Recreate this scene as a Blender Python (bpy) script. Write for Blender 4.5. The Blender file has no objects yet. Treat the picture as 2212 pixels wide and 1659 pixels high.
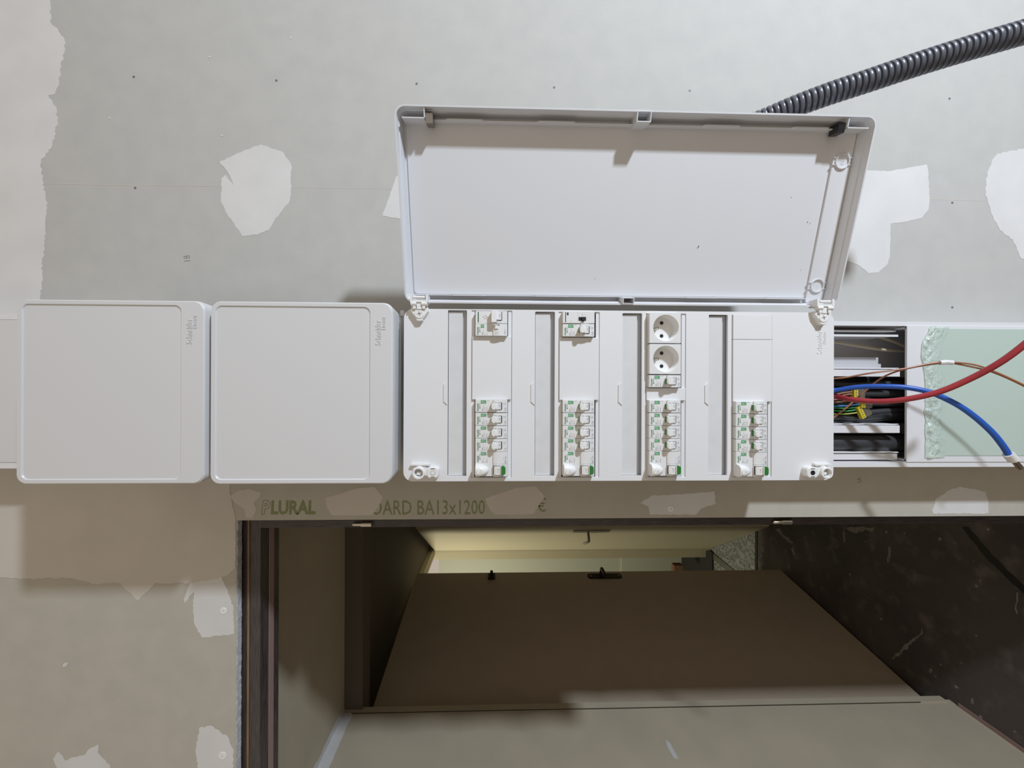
import bpy, bmesh, math, random
from mathutils import Vector, Matrix, noise
random.seed(7)
PI = math.pi
scene = bpy.context.scene
COL = scene.collection

# ------------------------------------------------------------------ camera
F_PX, CU, CV, CAM_H = 830.0, 1106.0, 829.5, 1.61
PITCH, ROLL = math.radians(1.62), math.radians(-0.23)
cf = Vector((0, math.cos(PITCH), -math.sin(PITCH)))
cr0 = Vector((0, -math.sin(PITCH), -math.cos(PITCH))); cu0 = Vector((1, 0, 0))
cr = cr0*math.cos(ROLL) - cu0*math.sin(ROLL)
cu = cu0*math.cos(ROLL) + cr0*math.sin(ROLL)
cam_d = bpy.data.cameras.new('camera'); cam = bpy.data.objects.new('camera', cam_d); COL.objects.link(cam)
cam_d.sensor_width = 36.0; cam_d.lens = F_PX/2212*36.0; cam_d.clip_start = 0.02
m = Matrix((cr, cu, -cf)).transposed().to_4x4(); m.translation = Vector((0, 0, CAM_H)); cam.matrix_world = m
scene.camera = cam

# ------------------------------------------------------------------ light
world = bpy.data.worlds.new('world'); scene.world = world; world.use_nodes = True
bg = world.node_tree.nodes['Background']; bg.inputs[0].default_value = (1.0, 0.86, 0.70, 1); bg.inputs[1].default_value = 0.475
def area(name, loc, target, size, power, color):
    d = bpy.data.lights.new(name, 'AREA'); d.shape = 'RECTANGLE'; d.size, d.size_y = size; d.energy = power; d.color = color
    o = bpy.data.objects.new(name, d); COL.objects.link(o); o.location = loc
    o.rotation_euler = (Vector(target)-Vector(loc)).to_track_quat('-Z', 'Y').to_euler(); return o
area('work_lamp_light', (1.60, -0.75, 0.75), (0.0, 0.68, 1.55), (0.11, 0.11), 44.0, (0.90, 1.0, 1.13))
area('far_room_light', (-2.1, 2.35, 2.2), (-1.3, 2.7, 1.2), (0.3, 0.3), 13.0, (1.0, 0.95, 0.74))
vs = scene.view_settings
vs.view_transform = 'Standard'; vs.look = 'None'; vs.exposure = 0.0; vs.gamma = 1.0; vs.use_curve_mapping = False

# ------------------------------------------------------------------ helpers
def at(u, v, y):
    """photograph point -> place in the room on the upright plane that lies y in front of the lens"""
    d = cf + cr*((u-CU)/F_PX) - cu*((v-CV)/F_PX)
    p = d*(y/d.y); return Vector((p.x, y, p.z+CAM_H))
ORG = {}
def node(mt): return mt.node_tree.nodes, mt.node_tree.links
MATS = {}
def mat(name, col, rough=0.5, metal=0.0, nscale=0, namt=0.0, col2=None, bump=0.0, bscale=400, spec=0.5, stretch=None, coat=0.0, detail=4):
    if name in MATS: return MATS[name]
    mt = bpy.data.materials.new(name); mt.use_nodes = True; N, L = node(mt); b = N['Principled BSDF']
    b.inputs['Base Color'].default_value = (*col, 1); b.inputs['Roughness'].default_value = rough; b.inputs['Metallic'].default_value = metal
    b.inputs['Specular IOR Level'].default_value = spec
    if coat: b.inputs['Coat Weight'].default_value = coat
    tc = N.new('ShaderNodeTexCoord'); mp = N.new('ShaderNodeMapping'); L.new(tc.outputs['Object'], mp.inputs[0])
    if stretch: mp.inputs['Scale'].default_value = stretch
    if nscale:
        n = N.new('ShaderNodeTexNoise'); n.inputs['Scale'].default_value = nscale; n.inputs['Detail'].default_value = detail
        L.new(mp.outputs[0], n.inputs['Vector'])
        mx = N.new('ShaderNodeMix'); mx.data_type = 'RGBA'
        c2 = col2 or tuple(c*(1-namt) for c in col)
        mx.inputs[6].default_value = (*col, 1); mx.inputs[7].default_value = (*c2, 1)
        rmp = N.new('ShaderNodeMapRange'); rmp.inputs[1].default_value = 0.35; rmp.inputs[2].default_value = 0.65
        L.new(n.outputs['Fac'], rmp.inputs[0]); L.new(rmp.outputs[0], mx.inputs[0]); L.new(mx.outputs[2], b.inputs['Base Color'])
    if bump:
        n2 = N.new('ShaderNodeTexNoise'); n2.inputs['Scale'].default_value = bscale; L.new(mp.outputs[0], n2.inputs['Vector'])
        bp = N.new('ShaderNodeBump'); bp.inputs['Strength'].default_value = bump; bp.inputs['Distance'].default_value = 0.001
        L.new(n2.outputs['Fac'], bp.inputs['Height']); L.new(bp.outputs[0], b.inputs['Normal'])
    MATS[name] = mt; return mt

class MB:
    def __init__(s): s.v = []; s.f = []
    def add(s, vs_, fs):
        o = len(s.v); s.v += [Vector(p) for p in vs_]; s.f += [[i+o for i in f] for f in fs]; return s
    def box(s, x0, x1, y0, y1, z0, z1):
        x0, x1 = min(x0, x1), max(x0, x1); y0, y1 = min(y0, y1), max(y0, y1); z0, z1 = min(z0, z1), max(z0, z1)
        return s.add([(x0,y0,z0),(x1,y0,z0),(x1,y1,z0),(x0,y1,z0),(x0,y0,z1),(x1,y0,z1),(x1,y1,z1),(x0,y1,z1)],
                     [(3,2,1,0),(4,5,6,7),(0,1,5,4),(1,2,6,5),(2,3,7,6),(3,0,4,7)])
    def loft(s, loops, cap0=False, cap1=True):
        """loops: lists of the same number of 3D points; walls between them, caps at the ends"""
        n = len(loops[0]); vs_ = [p for l in loops for p in l]; fs = []
        for k in range(len(loops)-1):
            for i in range(n):
                j = (i+1) % n; fs.append((k*n+i, k*n+j, (k+1)*n+j, (k+1)*n+i))
        if cap0: fs.append(list(range(n))[::-1])
        if cap1: fs.append([(len(loops)-1)*n+i for i in range(n)])
        return s.add(vs_, fs)
    def prism(s, pts, y0, y1, bev=0.0):
        """outline in the x/z plane, front at y0, back at y1, optional small front chamfer"""
        if area2(pts) < 0: pts = pts[::-1]
        loops = [[(x, y1, z) for x, z in pts]]
        if bev:
            c = (sum(p[0] for p in pts)/len(pts), sum(p[1] for p in pts)/len(pts))
            ins = inset(pts, bev)
            loops += [[(x, y0+bev, z) for x, z in pts], [(x, y0, z) for x, z in ins]]
        else: loops += [[(x, y0, z) for x, z in pts]]
        return s.loft(loops, cap0=True)
    def tube(s, pts, r, n=10, caps=True, rf=None):
        pts = [Vector(p) for p in pts]; loops = []; t0 = (pts[1]-pts[0]).normalized()
        a = t0.orthogonal().normalized(); prev = t0
        for i, p in enumerate(pts):
            t = ((pts[min(i+1, len(pts)-1)]) - pts[max(i-1, 0)]).normalized()
            q = prev.rotation_difference(t); a = (q @ a).normalized(); b = t.cross(a); prev = t
            rr = rf(i) if rf else r
            loops.append([tuple(p + (a*math.cos(2*PI*k/n) + b*math.sin(2*PI*k/n))*rr) for k in range(n)])
        return s.loft(loops, cap0=caps, cap1=caps)
    def build(s, name, mt, parent=None, org=None, smooth=False, angle=35):
        o_ = Vector(org) if org is not None else (ORG.get(parent, Vector()) if parent else Vector())
        me = bpy.data.meshes.new(name); me.from_pydata([tuple(p-o_) for p in s.v], [], s.f); me.validate()
        bm = bmesh.new(); bm.from_mesh(me); bmesh.ops.recalc_face_normals(bm, faces=bm.faces); bm.to_mesh(me); bm.free()
        me.materials.append(mt); me.update()
        if smooth:
            for p in me.polygons: p.use_smooth = True
            me.set_sharp_from_angle(angle=math.radians(angle))
        o = bpy.data.objects.new(name, me); COL.objects.link(o)
        if parent: o.parent = parent
        else: o.location = o_
        ORG[o] = o_
        return o
def area2(p): return sum(p[i][0]*p[(i+1) % len(p)][1]-p[(i+1) % len(p)][0]*p[i][1] for i in range(len(p)))
def inset(pts, d):
    n = len(pts); out = []
    for i in range(n):
        a, b, c = Vector(pts[i-1]), Vector(pts[i]), Vector(pts[(i+1) % n])
        e1 = (b-a); e2 = (c-b)
        if e1.length < 1e-9: e1 = e2
        if e2.length < 1e-9: e2 = e1
        n1 = Vector((-e1.y, e1.x)).normalized(); n2 = Vector((-e2.y, e2.x)).normalized()
        k = n1+n2; k = k/max(k.dot(k)/2, 0.3); out.append(tuple(b+k*d))
    return out
def rr(x0, x1, z0, z1, r, n=6):
    """rounded rectangle, counter-clockwise"""
    if not isinstance(r, (tuple, list)): r = (r,)*4
    P = []
    for (cx, cz, a0, q) in ((x1, z1, 0, r[0]), (x0, z1, 90, r[1]), (x0, z0, 180, r[2]), (x1, z0, 270, r[3])):
        sx = -1 if cx == x1 else 1; sz = -1 if cz == z1 else 1
        for k in range(n+1):
            a = math.radians(a0+90*k/n); P.append((cx+sx*q+q*math.cos(a), cz+sz*q+q*math.sin(a)))
    return P
def circ(x, z, r, n=20, rz=None): return [(x+r*math.cos(2*PI*k/n), z+(rz or r)*math.sin(2*PI*k/n)) for k in range(n)]
def holed(outer, holes, y0, y1):
    """flat plate with openings: one mesh builder"""
    bm = bmesh.new(); edges = []
    for lp in [outer]+holes:
        vs_ = [bm.verts.new((x, 0, z)) for x, z in lp]
        edges += [bm.edges.new((vs_[i], vs_[(i+1) % len(vs_)])) for i in range(len(vs_))]
    bmesh.ops.triangle_fill(bm, edges=edges, use_beauty=True, use_dissolve=False)
    bm.verts.index_update(); mb = MB()
    V = [v.co.copy() for v in bm.verts]; Fc = [[v.index for v in f.verts] for f in bm.faces]; bm.free()
    n = len(V)
    mb.add([(p.x, y0, p.z) for p in V]+[(p.x, y1, p.z) for p in V], Fc+[[i+n for i in f][::-1] for f in Fc])
    k = 0; W = []
    for lp in [outer]+holes:
        m_ = len(lp)
        for i in range(m_): W.append((k+i, k+(i+1) % m_, k+(i+1) % m_+n, k+i+n))
        k += m_
    mb.f += W
    return mb
def smoothpath(P, k=8):
    P = [Vector(p) for p in P]; out = []
    for i in range(len(P)-1):
        p0 = P[i-1] if i else P[0]*2-P[1]; p1, p2 = P[i], P[i+1]; p3 = P[i+2] if i+2 < len(P) else P[-1]*2-P[-2]
        for j in range(k):
            t = j/k; out.append(0.5*((2*p1)+(p2-p0)*t+(2*p0-5*p1+4*p2-p3)*t*t+(3*p1-p0-3*p2+p3)*t**3))
    out.append(P[-1]); return out
def tag(o, label=None, cat=None, group=None, kind=None):
    if label: o['label'] = label
    if cat: o['category'] = cat
    if group: o['group'] = group
    if kind: o['kind'] = kind
    return o
def empty(name, loc, label=None, cat=None, group=None, kind=None):
    o = bpy.data.objects.new(name, None); COL.objects.link(o); o.location = loc; o.empty_display_size = 0.02
    ORG[o] = Vector(loc); return tag(o, label, cat, group, kind)
def local(o): ORG[o] = Vector((0, 0, 0)); return o
TX = {}
def text(name, s, size, x, y, z, mt, parent=None, ang=0.0, align='LEFT', bold=0.0, sx=1.0, shear=0.0, ext=0.00004, outline=0.0):
    """print (or raised lettering) lying in the upright plane at y, facing the room"""
    key = (s, round(size, 6), align, bold, sx, shear, ext, mt.name, outline)
    if key not in TX:
        c = bpy.data.curves.new(name, 'FONT'); c.body = s; c.size = size; c.align_x = align; c.resolution_u = 2
        c.offset = bold; c.shear = shear; c.extrude = ext
        if outline: c.fill_mode = 'NONE'; c.extrude = 0; c.bevel_depth = outline; c.bevel_resolution = 0
        t = bpy.data.objects.new('tmp', c); me = bpy.data.meshes.new_from_object(t)
        bpy.data.objects.remove(t); bpy.data.curves.remove(c)
        for v in me.vertices: v.co.x *= sx
        me.materials.clear(); me.materials.append(mt); me.name = name; TX[key] = me
    o = bpy.data.objects.new(name, TX[key]); COL.objects.link(o)
    off = ORG.get(parent, Vector()) if parent else Vector()
    M_ = Matrix.Translation(Vector((x, y, z))-off) @ Matrix.Rotation(PI/2, 4, 'X') @ Matrix.Rotation(ang, 4, 'Z')
    if parent: o.parent = parent
    o.matrix_local = M_; ORG[o] = Vector((0, 0, 0)); return o
def copy_tree(o, parent=None):
    c = o.copy(); COL.objects.link(c); c.parent = parent; ORG[c] = ORG.get(o, Vector())
    for ch in list(o.children): copy_tree(ch, c)
    return c

# ------------------------------------------------------------------ materials
M_board = mat('plasterboard_paper', (0.495, 0.49, 0.465), 0.9, nscale=24, col2=(0.47, 0.468, 0.447), bump=0.12, bscale=600, spec=0.2, detail=9)
M_board2 = mat('beige_plasterboard_paper', (0.485, 0.46, 0.40), 0.9, nscale=26, col2=(0.457, 0.436, 0.38), bump=0.12, bscale=600, spec=0.2, detail=9)
M_comp = mat('joint_compound', (0.68, 0.675, 0.665), 0.8, nscale=14, namt=0.06, spec=0.25)
M_comp2 = mat('joint_compound_thin', (0.60, 0.565, 0.51), 0.85, nscale=10, namt=0.07, spec=0.2)
M_plaster_edge = mat('cut_plaster', (0.70, 0.71, 0.73), 0.9, nscale=120, namt=0.3, bump=0.4, bscale=300)
M_white = mat('white_plastic', (0.74, 0.745, 0.765), 0.38)
M_plate = mat('plate_plastic', (0.745, 0.75, 0.76), 0.45)
M_lid = mat('lid_plastic', (0.69, 0.70, 0.725), 0.42)
M_cover = mat('cover_plastic', (0.665, 0.67, 0.68), 0.32)
M_bright = mat('bright_white_plastic', (0.80, 0.80, 0.79), 0.35)
M_dev = mat('device_plastic', (0.74, 0.74, 0.735), 0.4)
M_strip = mat('label_paper', (0.80, 0.805, 0.81), 0.6, nscale=60, namt=0.05)
M_dark = mat('dark_slot', (0.03, 0.028, 0.026), 0.7)
M_black = mat('black_plastic', (0.018, 0.018, 0.02), 0.35)
M_blackcab = mat('black_cable_sheath', (0.022, 0.023, 0.026), 0.38, nscale=25, col2=(0.05, 0.052, 0.056), stretch=(1, 1, 0.15))
M_green = mat('green_plastic', (0.025, 0.19, 0.035), 0.4)
M_gprint = mat('green_print', (0.02, 0.20, 0.06), 0.5)
M_gpale = mat('pale_green_print', (0.35, 0.68, 0.42), 0.5)
M_gbar = mat('dark_green_print', (0.005, 0.085, 0.03), 0.5)
M_ink = mat('grey_ink', (0.16, 0.16, 0.17), 0.6)
M_ink2 = mat('pale_grey_ink', (0.34, 0.34, 0.36), 0.6)
M_inkgreen = mat('green_board_ink', (0.195, 0.235, 0.10), 0.9, nscale=220, col2=(0.25, 0.28, 0.15))
M_pencil = mat('pencil', (0.2, 0.19, 0.18), 0.8)
M_frame = mat('dark_stained_wood', (0.070, 0.058, 0.058), 0.38, nscale=60, col2=(0.026, 0.021, 0.021), stretch=(14, 6, 0.5), bump=0.5, bscale=60)
M_frameh = mat('dark_stained_wood_head', (0.085, 0.070, 0.068), 0.4, nscale=60, col2=(0.035, 0.028, 0.028), stretch=(0.5, 6, 14), bump=0.5, bscale=60)
M_bare = mat('bare_wood', (0.30, 0.17, 0.085), 0.7, nscale=40, namt=0.25, stretch=(0.4, 3, 3))
M_seal = mat('rubber_seal', (0.34, 0.23, 0.21), 0.5)
M_nickel = mat('nickel', (0.62, 0.57, 0.48), 0.28, metal=1.0)
M_steel = mat('dull_steel', (0.35, 0.33, 0.30), 0.4, metal=0.9)
M_darkmetal = mat('dark_metal', (0.06, 0.052, 0.045), 0.35, metal=0.8)
M_beige = mat('beige_paint', (0.55, 0.485, 0.365), 0.75, nscale=7, col2=(0.505, 0.445, 0.34), bump=0.08, bscale=300, spec=0.25, detail=7)
M_leaf = mat('door_leaf_paint', (0.56, 0.47, 0.365), 0.6, nscale=11, namt=0.05, spec=0.3)
M_cream = mat('cream_door_paint', (0.50, 0.45, 0.32), 0.6, spec=0.3)
M_pale = mat('pale_wall_paint', (0.55, 0.56, 0.47), 0.7)
M_brownshade = mat('dark_brown_shade', (0.13, 0.105, 0.08), 0.8)  # door head's dark brown; also paints shade over the unlit inner corridor
M_brownblk = mat('brown_wood_block', (0.22, 0.115, 0.06), 0.7)
M_red = mat('red_insulation', (0.36, 0.03, 0.04), 0.38)
M_blue = mat('blue_insulation', (0.018, 0.10, 0.46), 0.35)
M_sky = mat('light_blue_insulation', (0.06, 0.28, 0.62), 0.4)
M_brown = mat('brown_insulation', (0.36, 0.155, 0.075), 0.42)
M_gy = mat('green_insulation', (0.03, 0.28, 0.06), 0.4)
M_yel = mat('yellow_plastic', (0.68, 0.54, 0.03), 0.4)
M_copper = mat('stripped_strands', (0.22, 0.17, 0.13), 0.4, metal=0.7)
M_beigecable = mat('pale_wire', (0.42, 0.37, 0.27), 0.5)
M_conduit = mat('grey_conduit_plastic', (0.10, 0.107, 0.13), 0.36, coat=0.1)
M_tape = mat('white_tape', (0.75, 0.75, 0.74), 0.5)
M_shade = mat('shade_grey_plastic', (0.50, 0.50, 0.52), 0.5)  # grey plastic; also paints shade onto the deep trunking ledges

def clear_mat(name, col, a, rough=0.1):
    mt = bpy.data.materials.new(name); mt.use_nodes = True; N, L = node(mt); b = N['Principled BSDF']; out = N['Material Output']
    b.inputs['Base Color'].default_value = (*col, 1); b.inputs['Roughness'].default_value = rough
    tr = N.new('ShaderNodeBsdfTransparent'); tr.inputs[0].default_value = (*[0.5+0.5*c if a > 0.2 else 0.97 for c in col], 1)
    mx = N.new('ShaderNodeMixShader'); mx.inputs[0].default_value = a
    L.new(tr.outputs[0], mx.inputs[1]); L.new(b.outputs[0], mx.inputs[2]); L.new(mx.outputs[0], out.inputs[0]); return mt
M_clear = clear_mat('clear_plastic', (0.72, 0.73, 0.76), 0.05, 0.12)
M_conn = clear_mat('smoky_clear_plastic', (0.45, 0.41, 0.34), 0.28, 0.1)
M_film = clear_mat('pale_green_film', (0.67, 0.785, 0.715), 0.70, 0.25)

def floor_mat():
    mt = bpy.data.materials.new('dark_painted_floor'); mt.use_nodes = True; N, L = node(mt); b = N['Principled BSDF']
    tc = N.new('ShaderNodeTexCoord')
    def nz(sc, lo, hi, det=6, vec=None):
        n = N.new('ShaderNodeTexNoise'); n.inputs['Scale'].default_value = sc; n.inputs['Detail'].default_value = det; L.new(vec or tc.outputs['Object'], n.inputs['Vector'])
        r = N.new('ShaderNodeMapRange'); r.inputs[1].default_value = lo; r.inputs[2].default_value = hi; L.new(n.outputs['Fac'], r.inputs[0]); return r.outputs[0]
    def mix(f, a, c):
        m_ = N.new('ShaderNodeMix'); m_.data_type = 'RGBA'; L.new(f, m_.inputs[0])
        for s_, k in ((a, 6), (c, 7)):
            if isinstance(s_, tuple): m_.inputs[k].default_value = (*s_, 1)
            else: L.new(s_, m_.inputs[k])
        return m_.outputs[2]
    base = mix(nz(3.5, 0.4, 0.6, 8), (0.115, 0.098, 0.092), (0.075, 0.065, 0.063))
    scuff = mix(nz(14, 0.52, 0.72, 10), base, (0.17, 0.145, 0.135))
    vo = N.new('ShaderNodeTexVoronoi'); vo.inputs['Scale'].default_value = 17; L.new(tc.outputs['Object'], vo.inputs['Vector'])
    lt = N.new('ShaderNodeMapRange'); lt.inputs[1].default_value = 0.10; lt.inputs[2].default_value = 0.06; L.new(vo.outputs['Distance'], lt.inputs[0])
    gate = nz(5, 0.50, 0.56, 3); mu = N.new('ShaderNodeMath'); mu.operation = 'MULTIPLY'; L.new(lt.outputs[0], mu.inputs[0]); L.new(gate, mu.inputs[1])
    sp = mix(mu.outputs[0], scuff, (0.36, 0.33, 0.30))
    sp2 = mix(nz(42, 0.70, 0.74, 4), sp, (0.30, 0.28, 0.26))
    L.new(sp2, b.inputs['Base Color']); b.inputs['Roughness'].default_value = 0.55; b.inputs['Specular IOR Level'].default_value = 0.3
    return mt
M_floor = floor_mat()
def terrazzo():
    mt = bpy.data.materials.new('terrazzo'); mt.use_nodes = True; N, L = node(mt); b = N['Principled BSDF']; tc = N.new('ShaderNodeTexCoord')
    vo = N.new('ShaderNodeTexVoronoi'); vo.inputs['Scale'].default_value = 85; L.new(tc.outputs['Object'], vo.inputs['Vector'])
    cr_ = N.new('ShaderNodeValToRGB'); cr_.color_ramp.elements[0].color = (0.07, 0.075, 0.07, 1); cr_.color_ramp.elements[1].color = (0.42, 0.43, 0.40, 1)
    L.new(vo.outputs['Color'], cr_.inputs[0]); L.new(cr_.outputs[0], b.inputs['Base Color']); b.inputs['Roughness'].default_value = 0.5; return mt
M_terr = terrazzo()

# ------------------------------------------------------------------ depths (metres in front of the lens)
YW = 0.705      # wall face
YT = 0.640      # trunking front
YP = 0.548      # front plate of the open board
YB = 0.5395     # noses of the breakers
YC = 0.529      # lids of the closed boxes

# ================================================================== SETTING
DX = at(1300, 1119.5, YW).x; DZ = at(510.5, 1300, YW).z; DX0 = -1.09
wl = MB()
wl.box(DX, 0.0, YW, YW+0.013, 0, 2.75); wl.box(-1.9, DX0, YW, YW+0.013, 0, 2.75); wl.box(DX0, DX, YW, YW+0.013, DZ, 2.75)
wall = tag(wl.build('wall_front', M_board2), 'beige plasterboard around the door opening, printed and patched', kind='structure')
wallu = tag(MB().box(0.0, 2.3, YW, YW+0.013, 0, 2.75).build('wall_front_upper', M_board), 'grey plasterboard wall behind the raised lid, with filler patches', kind='structure')
wb = MB().box(DX+0.02, 2.3, YW+0.06, YW+0.075, 0, 2.75).box(DX0, DX+0.02, YW+0.06, YW+0.075, DZ+0.08, 2.75)
tag(wb.build('wall_rear', M_beige), 'rear skin of the plasterboard partition', kind='structure')
# ragged cut edge of the board above the door
eb = MB(); n = 240
for k in range(n):
    x0 = DX-(DX-DX0)*k/n; x1 = DX-(DX-DX0)*(k+1)/n
    d = 0.0008+0.0009*noise.noise(Vector((k*0.23, 0, 0)))+0.0005*random.random()
    eb.box(x0, x1, YW+0.001, YW+0.0128, DZ-d, DZ+0.002)
eb.build('cut_plaster_edge', M_plaster_edge, wall)

def jag(pts, amp, step=0.006):
    out = []; n = len(pts)
    for i in range(n):
        a, b = Vector(pts[i]), Vector(pts[(i+1) % n]); L_ = (b-a).length; k = max(1, int(L_/step))
        nv = Vector((-(b-a).y, (b-a).x)).normalized() if L_ > 0 else Vector((0, 0))
        for j in range(k):
            q = a+(b-a)*j/k
            if j: q += nv*random.uniform(-amp, amp)
            out.append(tuple(q))
    return out
def patch(px, mt, amp=0.0012, h=0.0007, step=0.006, scale=1.0, o=(0, 0), name='filler_patch'):
    P = []
    for (a, b) in px:
        w_ = at(o[0]+a/scale, o[1]+b/scale, YW); P.append((w_.x, w_.z))
    par = wallu if sum(p[0] for p in P)/len(P) > 0 else wall
    P = jag(P, amp, step)
    return holed(P, [], YW-h, YW).build(name, mt, par)
def clipdoor(px, lim): return [(a, min(b, lim)) for a, b in px]
band = patch([(-60,-60),(107,-60),(107,0),(110,50),(125,62),(139,85),(140,110),(131,140),(127,185),(119,203),(105,206),(122,232),(124,260),(118,300),(104,330),(88,346),(92,390),(98,420),(102,450),(98,500),(97,540),(90,570),(92,600),(86,640),(86,720),(-60,720)], M_comp, 0.002, 0.00035, 0.004)
patch([(-60,1000),(505,1000),(497,1050),(499,1075),(505,1100),(509,1123),(509,1225),(495,1240),(470,1250),(430,1256),(415,1260),(250,1258),(200,1262),(188,1256),(150,1248),(60,1250),(0,1248),(-60,1248)], M_comp2, 0.0012, 0.0006, 0.005)
patch([(1192,880),(1330,815),(1420,785),(1540,830),(1583,900),(1580,1000),(1575,1090),(1520,1160),(1490,1200),(1460,1250),(1400,1275),(1315,1283),(1225,1150),(1200,1100),(1203,970),(1225,950),(1270,1010),(1250,955),(1215,905)], M_comp, 0.0012, 0.00035, 0.005, 2.514)
patch([(826,466),(857,380),(890,380),(890,478)], M_comp, 0.0006, 0.00035)
patch([(250,350),(400,350),(560,355),(720,325),(875,297),(887,350),(900,600),(890,680),(830,755),(680,790),(566,805),(562,1080),(540,1150),(460,1220),(375,1225),(300,1160),(215,1125),(100,1100)], M_comp, 0.0007, 0.00035, 0.006, 3.949, (1780, 280))
patch([(2150,190),(1950,150),(1706,160),(1600,180),(1480,205),(1440,250),(1400,350),(1380,450),(1375,560),(1395,620),(1440,740),(1500,860),(1610,940),(1640,1000),(1680,1100),(1800,1130),(2050,1040),(2160,700)], M_comp, 0.0016, 0.00035, 0.005, 3.949, (1780, 280))
patch([(650,160),(850,100),(960,92),(1000,140),(1010,160),(1000,185),(960,250),(930,272),(690,270),(660,220)], M_comp2, 0.0006, 0.00035, 0.005, 2.911, (480, 1020))
patch([(1655,165),(1850,95),(1975,85),(2020,140),(2025,160),(1995,200),(1960,262),(1720,268),(1680,230)], M_comp2, 0.0006, 0.00035, 0.005, 2.911, (480, 1020))
patch([(45,150),(100,115),(170,103),(245,125),(240,150),(200,190),(215,240),(190,285),(150,285),(140,230),(80,190)], M_comp2, 0.0008, 0.00035, 0.004, 2.911, (480, 1020))
patch([(325,150),(380,115),(520,108),(690,95),(697,155),(630,175),(600,208),(375,208),(365,170)], M_comp, 0.001, 0.00035, 0.004, 2.276, (1240, 1020))
patch([(1760,190),(1780,130),(1850,85),(1900,70),(2020,95),(2035,140),(2037,203),(1765,203)], M_comp, 0.0012, 0.00035, 0.004, 2.276, (1240, 1020))
patch([(1040,640),(1200,610),(1240,700),(1270,790),(1275,930),(1100,950),(1060,880),(1050,800),(1055,700),(1005,765),(1000,740)], M_comp, 0.0012, 0.00035, 0.004, 2.518, (0, 1000))
patch([(1085,1440),(1150,1430),(1240,1490),(1270,1560),(1265,1720),(1085,1720),(1065,1560)], M_comp, 0.0014, 0.00035, 0.004, 2.518, (0, 1000))
patch([(290,1610),(320,1570),(355,1620),(400,1600),(460,1590),(480,1560),(535,1530),(535,1580),(600,1650),(600,1720),(340,1720)], M_comp, 0.0012, 0.00035, 0.004, 2.518, (0, 1000))
patch([(640,640),(860,640),(750,750)], M_comp2, 0.001, 0.00035, 0.004, 2.518, (0, 1000))
patch([(342,1098),(352,1088),(375,1085),(362,1105),(345,1110)], M_comp, 0.0005, 0.0006, 0.003, 2.518, (0, 1000))
for (u, v) in ((453,123),(628,82),(480,293),(237,255)):
    w_ = at(u, v, YW); MB().prism(circ(w_.x, w_.z, 0.0016, 8), YW-0.0006, YW).build('filler_speck', M_comp, wallu)
for (u, v, r_) in ((483,1319,0.0062),(481,1632,0.0070),(1449,1099,0.0055)):
    w_ = at(u, v, YW); MB().prism(circ(w_.x, w_.z, r_, 20), YW-0.0013, YW, 0.0004).build('filled_screw_head', M_bright, wall)
    MB().prism(circ(w_.x, w_.z, 0.0008, 8), YW-0.0015, YW-0.001).build('screw_dimple', M_ink2, wall)
for (u, v) in ((289,166),(597,174),(900,181),(1197,189),(1490,196),(292,406),(2051,213),(2057,438),(2057,664)):
    w_ = at(u, v, YW)
    MB().prism(circ(w_.x, w_.z, 0.0022, 12), YW-0.0002, YW).build('screw_hole', M_ink, wallu)
for a, b in (((95,397),(870,408)),((2008,430),(2132,434))):
    p, q = at(*a, YW), at(*b, YW)
    MB().add([(p.x-.0005,YW-.0002,p.z),(q.x-.0005,YW-.0002,q.z),(q.x+.0005,YW-.0002,q.z),(p.x+.0005,YW-.0002,p.z)], [(0,1,2,3)]).build('paper_crease', M_comp2, wallu)
# printing on the board
def wtext(s, size, u, v, mt, ang=-PI/2, **k):
    w_ = at(u, v, YW); return text('board_print', s, size, w_.x, YW-0.0002, w_.z, mt, wallu if w_.x > 0 else wall, ang=ang, **k)
wtext('P', 0.0335, 564, 1110, M_inkgreen, sx=0.80, shear=0.12, ext=0.0001, bold=0.0012, outline=0.0004)
wtext('LURAL', 0.0335, 584, 1110, M_inkgreen, bold=0.0012, sx=0.80, shear=0.05, ext=0.0001)
wtext('OARD BA13x1200', 0.0375, 800, 1112, M_inkgreen, sx=0.708, ext=0.0001)
wtext('\u20ac', 0.0345, 1159, 1105, M_inkgreen, sx=0.85, ext=0.0001)
wtext('18', 0.017, 412, 567, M_pencil, ang=0.1, sx=0.8, bold=-0.0003)
wtext('56', 0.012, 1862, 1042, M_pencil, ang=0.3, sx=0.9, bold=-0.0002)

# ---- door frame around the opening (no leaf hung)
YF = YW+0.0155; YF2 = YF+0.058
zf = DZ-0.002; zb = zf-0.031
d1 = empty('door_1', (DX, YF, 0), 'dark stained wooden door frame without a leaf', kind='structure')
xj = DX+0.012
def headpart(nm, z0, z1, y0, y1, mt): return MB().box(DX0, xj, y0, y1, z0, z1).build(nm, mt, d1)
headpart('frame_head', zb, zf-0.0125, YF, YF2-0.02, M_frameh)
headpart('head_packer', zf-0.0062, zf+0.02, YF+0.004, YF2, M_frameh)
headpart('bare_wood_strip', zf-0.0100, zf-0.0062, YF+0.0015, YF+0.03, M_bare)
headpart('head_gap_strip', zf-0.0125, zf-0.0100, YF+0.005, YF+0.03, M_dark)
headpart('head_rebate', zb+0.003, zb+0.02, YF2-0.036, YF2, M_frameh)
headpart('rubber_seal', zb-0.0015, zb+0.003, YF2-0.032, YF2-0.018, M_seal)
headpart('head_stop', zb-0.0005, zb+0.003, YF2-0.016, YF2, M_frameh)
MB().box(DX-0.0195, xj, YF, YF2, 0, zb).build('frame_jamb', M_frame, d1)
MB().box(DX-0.0215, xj-0.02, YF+0.012, YF2, 0, zb).build('jamb_stop', M_seal, d1)
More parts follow.
